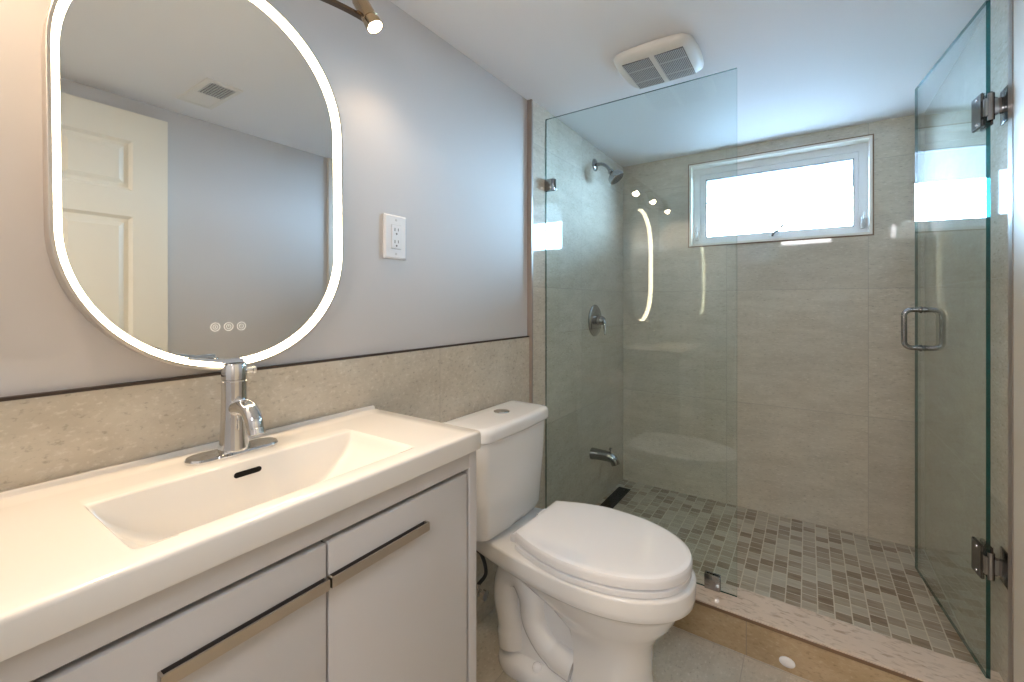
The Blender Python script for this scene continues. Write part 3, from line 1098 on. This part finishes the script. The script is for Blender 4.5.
# hinges: plate pair clamping the glass, pivot barrel, wall plate
for zc in (1.664, 0.440):
    h = None
    bm = bmesh.new()

    def P(s, t, z):
        q = Vector((HX, HY, 0)) + dd * s + nn_ * t
        return (q.x, q.y, z)

    def obox(bm, s0, s1, t0, t1, z0, z1):
        vs = [bm.verts.new(P(s, t, z)) for s in (s0, s1) for t in (t0, t1) for z in (z0, z1)]
        idx = [(0, 1, 3, 2), (4, 6, 7, 5), (0, 4, 5, 1), (2, 3, 7, 6), (0, 2, 6, 4), (1, 5, 7, 3)]
        fs = [bm.faces.new([vs[i] for i in f_]) for f_ in idx]
        bmesh.ops.bevel(bm, geom=list({e for f_ in fs for e in f_.edges}), offset=0.0015, segments=2, affect='EDGES')
    for s_ in (1, -1):
        t0, t1 = (0.0048, 0.0125) if s_ > 0 else (-0.0125, -0.0048)
        obox(bm, 0.006, 0.062, t0, t1, zc - 0.045, zc + 0.045)
    h = obj('hinge', bm, M['gunmetal'], gd)
    bm = bmesh.new()
    obox(bm, -0.008, 0.012, -0.016, 0.010, zc - 0.024, zc + 0.024)
    box(bm, HX + 0.003, XRT - 0.004, HY - 0.008, HY + 0.010, zc - 0.020, zc + 0.020, bev=0.0015)
    tube(bm, [(HX + 0.004, HY - 0.004, zc - 0.036), (HX + 0.004, HY - 0.004, zc + 0.036)], 0.0075, 14)
    obj('pivot_block', bm, M['steel'], h)
    bm = bmesh.new()
    box(bm, XRT - 0.0055, XRT - 0.0003, HY - 0.022, HY + 0.032, zc - 0.045, zc + 0.045, bev=0.0015)
    obj('wall_plate', bm, M['gunmetal'], h)
    bm = bmesh.new()
    for zz in (zc - 0.033, zc + 0.033):
        lathe(bm, P(0.030, 0.0125, zz), nn_, [(0, 0.0045), (0.002, 0.004), (0.0022, 0)], 12)
    obj('screws', bm, M['chrome'], h)
# back-to-back square pull
hc = Vector((HX, HY, 0)) + dd * 0.483
bm = bmesh.new()
Zc_, hh, rr, dp = 1.046, 0.070, 0.022, 0.053
loop = []
cn = [(dp - rr, hh - rr, 0), (-dp + rr, hh - rr, pi / 2), (-dp + rr, -hh + rr, pi), (dp - rr, -hh + rr, 3 * pi / 2)]
for (a, b, a0) in cn:
    for k in range(7):
        t = a0 + pi / 2 * k / 6
        loop.append(hc + nn_ * (a + rr * cos(t)) + Vector((0, 0, Zc_ + b + rr * sin(t))))
loop.append(loop[0].copy())
tube(bm, loop, 0.0088, 18)
hd = obj('pull_handle', bm, M['steel'], gd)
bm = bmesh.new()
for zz in (Zc_ + hh, Zc_ - hh):
    for s_ in (1, -1):
        lathe(bm, tuple(hc + nn_ * (0.0047 * s_) + Vector((0, 0, zz))), nn_ * s_, [(0, 0.0125), (0.003, 0.0125), (0.006, 0.0105), (0.009, 0.009)], 20)
obj('washers', bm, M['gunmetal'], hd)

# ------------------------------------------------------------------ shower fittings on the left wall
YF = 2.222
sh = thing('overhead_shower', (XS, YF, 1.893), 'chrome shower head on a bent arm high on the left shower wall', 'shower head')
bm = bmesh.new()
lathe(bm, (XS, YF, 1.893), (1, 0, 0), [(0, 0.034), (0.003, 0.034), (0.007, 0.030), (0.011, 0.016), (0.012, 0.0)], 32)
obj('flange', bm, M['steel'], sh)
bm = bmesh.new()
tube(bm, bez([(XS + 0.005, YF, 1.893), (0.050, YF, 1.890), (0.078, YF, 1.872), (0.096, YF, 1.846)], 8), 0.0092, 16)
obj('arm', bm, M['steel'], sh)
bm = bmesh.new()
hdv = Vector((0.62, 0.05, -0.78)).normalized()
ho = Vector((0.094, YF, 1.850))
lathe(bm, ho, hdv, [(0, 0.010), (0.004, 0.0155), (0.016, 0.0155), (0.019, 0.012), (0.024, 0.020), (0.034, 0.034), (0.044, 0.0415), (0.060, 0.0435), (0.066, 0.0415), (0.068, 0.036)], 36)
hd_ = obj('head', bm, M['steel'], sh)
bm = bmesh.new()
lathe(bm, ho + hdv * 0.0675, hdv, [(0, 0.036), (0.0015, 0.035), (0.002, 0.0)], 32)
a_, b_ = frame_of(hdv)
for r_, n_ in ((0.010, 6), (0.020, 12), (0.029, 18)):
    for k in range(n_):
        t = 2 * pi * k / n_
        lathe(bm, ho + hdv * 0.069 + (a_ * cos(t) + b_ * sin(t)) * r_, hdv, [(0, 0.0014), (0.002, 0.0012)], 8)
obj('spray_face', bm, M['gunmetal'], hd_)

sv = thing('shower_valve', (XS, YF, 1.046), 'chrome round shower valve with single lever on the left tiled wall', 'valve')
bm = bmesh.new()
lathe(bm, (XS, YF, 1.046), (1, 0, 0), [(0, 0.086), (0.003, 0.086), (0.008, 0.080), (0.012, 0.060), (0.014, 0.030), (0.0145, 0.0)], 48)
obj('escutcheon', bm, M['steel'], sv)
bm = bmesh.new()
lathe(bm, (XS + 0.012, YF, 1.046), (1, 0, 0), [(0, 0.027), (0.020, 0.026), (0.036, 0.024), (0.044, 0.018), (0.047, 0.0)], 32)
obj('hub', bm, M['steel'], sv)
bm = bmesh.new()
pth = bez([(0.034, YF, 1.060), (0.058, YF - 0.006, 1.056), (0.072, YF - 0.016, 1.030), (0.078, YF - 0.024, 0.996), (0.082, YF - 0.030, 0.972)], 6)
tube(bm, pth, [0.012 - 0.0065 * i / (len(pth) - 1) for i in range(len(pth))], 14)
obj('lever', bm, M['steel'], sv)

ts = thing('tub_spout', (XS, 2.185, 0.330), 'chrome tub spout with diverter knob low on the left shower wall', 'spout')
bm = bmesh.new()
yy = 2.185
pth = bez([(XS, yy, 0.332), (0.045, yy, 0.334), (0.085, yy, 0.334), (0.115, yy, 0.330), (0.134, yy, 0.318), (0.142, yy, 0.298)], 6)
k = len(pth)
tube(bm, pth, [0.031 - 0.0085 * (i / (k - 1)) ** 0.8 for i in range(k)], 26)
obj('spout_body', bm, M['steel'], ts)
bm = bmesh.new()
lathe(bm, (0.112, yy, 0.350), (0.1, 0, 1), [(0, 0.0045), (0.018, 0.0045), (0.019, 0.008), (0.028, 0.0085), (0.031, 0.006), (0.0315, 0)], 18)
obj('diverter_knob', bm, M['steel'], ts)

# ------------------------------------------------------------------ linear drain
dr = thing('linear_drain', (0.06, 2.33, 0.03), 'long black drain cover in the mosaic shower floor by the left wall', 'drain')
bm = bmesh.new()
box(bm, 0.026, 0.098, 2.12, 2.545, 0.0295, 0.0325, bev=0.001)
obj('cover', bm, M['black'], dr, False)
bm = bmesh.new()
for k in range(16):
    box(bm, 0.036, 0.088, 2.133 + k * 0.0255, 2.141 + k * 0.0255, 0.0325, 0.0335)
obj('ribs', bm, M['black'], dr, False)

# white oval bumper low on the curb front
bm = bmesh.new()
lathe(bm, (0.917, YC0 + 0.004, 0.030), (0, -1, 0), [(0, 0.0215), (0.003, 0.0215), (0.006, 0.018), (0.0075, 0.010), (0.008, 0)], 30)
bp_ = obj('wall_bumper', bm, M['plastic'])
for v in bp_.data.vertices:
    v.co.z = 0.030 + (v.co.z - 0.030) * 0.72
bp_['label'] = 'small white oval cap on the front of the shower curb'
bp_['category'] = 'cap'

# ------------------------------------------------------------------ ceiling fan grille
fan = thing('exhaust_fan', (0.54, 1.57, ZC), 'white bath fan cover with two dark grilles on ceiling before the shower', 'fan')
FX0, FX1, FY0, FY1 = 0.412, 0.661, 1.434, 1.688
FCX, FCY = (FX0 + FX1) / 2, (FY0 + FY1) / 2


def sq(i, z, n=10, bow=0.012):
    """rounded square with bowed sides"""
    hw, hl, r = (FX1 - FX0) / 2 - i, (FY1 - FY0) / 2 - i, max(0.03 - i, 0.008)
    pts = []
    for cx, cy, a0 in ((hw - r, hl - r, 0), (-hw + r, hl - r, pi / 2), (-hw + r, -hl + r, pi), (hw - r, -hl + r, 3 * pi / 2)):
        for k in range(8):
            a = a0 + pi / 2 * k / 7
            pts.append((cx + r * cos(a), cy + r * sin(a)))
    out = []
    m = len(pts)
    for q in range(m):
        p0, p1 = pts[q], pts[(q + 1) % m]
        out.append(p0)
        if q % 8 == 7:
            for k in range(1, n):
                t = k / n
                out.append((p0[0] + (p1[0] - p0[0]) * t, p0[1] + (p1[1] - p0[1]) * t))
    res = []
    for x, y in out:
        bx = bow * (1 - (y / hl) ** 2)
        by = bow * (1 - (x / hw) ** 2)
        res.append((FCX + x * (1 + bx / hw), FCY + y * (1 + by / hl), z))
    return res


bm = bmesh.new()
loft(bm, [sq(0.012, ZC - 0.0005), sq(0.012, ZC - 0.006), sq(0.0, ZC - 0.010), sq(0.001, ZC - 0.016), sq(0.010, ZC - 0.024), sq(0.030, ZC - 0.030), sq(0.06, ZC - 0.032)])
obj('cover', bm, M['fanwhite'], fan, True, 50)
for (x0, x1) in ((FX0 + 0.024, FCX - 0.009), (FCX + 0.009, FX1 - 0.024)):
    y0, y1 = FY0 + 0.036, FY1 - 0.024
    bm = bmesh.new()
    box(bm, x0, x1, y0, y1, ZC - 0.0335, ZC - 0.0300)
    g = obj('grille', bm, M['grille'], fan, False)
    bm = bmesh.new()
    n = 17
    for k in range(n):
        xx = x0 + (x1 - x0) * (k + 0.5) / n
        box(bm, xx - 0.0012, xx + 0.0012, y0, y1, ZC - 0.0352, ZC - 0.0334)
    for t in (0.30, 0.74):
        yb2 = y0 + (y1 - y0) * t
        box(bm, x0, x1, yb2 - 0.0022, yb2 + 0.0022, ZC - 0.0356, ZC - 0.0334)
    obj('grille_bars', bm, M['slat'], g, False)

# ------------------------------------------------------------------ ceiling register seen in the mirror
reg = thing('ceiling_vent', (1.10, 0.785, ZC), 'flat white ceiling register half louvered, seen reflected in the mirror', 'vent')
bm = bmesh.new()
x0, x1, y0, y1 = 0.95, 1.245, 0.720, 0.850
o_ = [(x0, y0), (x1, y0), (x1, y1), (x0, y1)]
w = 0.020


def rr_(i, z):
    return [(x0 + i, y0 + i, z), (x1 - i, y0 + i, z), (x1 - i, y1 - i, z), (x0 + i, y1 - i, z)]


loft(bm, [rr_(0, ZC - 0.0003), rr_(0.002, ZC - 0.005), rr_(w, ZC - 0.007), rr_(w, ZC - 0.001)], True, False, False)
obj('frame', bm, M['fanwhite'], reg, False)
obj('backing', B(x0 + w, x1 - w, y0 + w, y1 - w, ZC - 0.002, ZC - 0.001), M['grille'], reg, False)
obj('damper_plate', B((x0 + x1) / 2, x1 - w, y0 + w, y1 - w, ZC - 0.0055, ZC - 0.0035), M['fanwhite'], reg, False)
bm = bmesh.new()
for k in range(9):
    yy = y0 + w + (y1 - y0 - 2 * w) * (k + 0.5) / 9
    box(bm, x0 + w, (x0 + x1) / 2, yy - 0.0025, yy + 0.0025, ZC - 0.0065, ZC - 0.003)
obj('louvers', bm, M['slat'], reg, False)
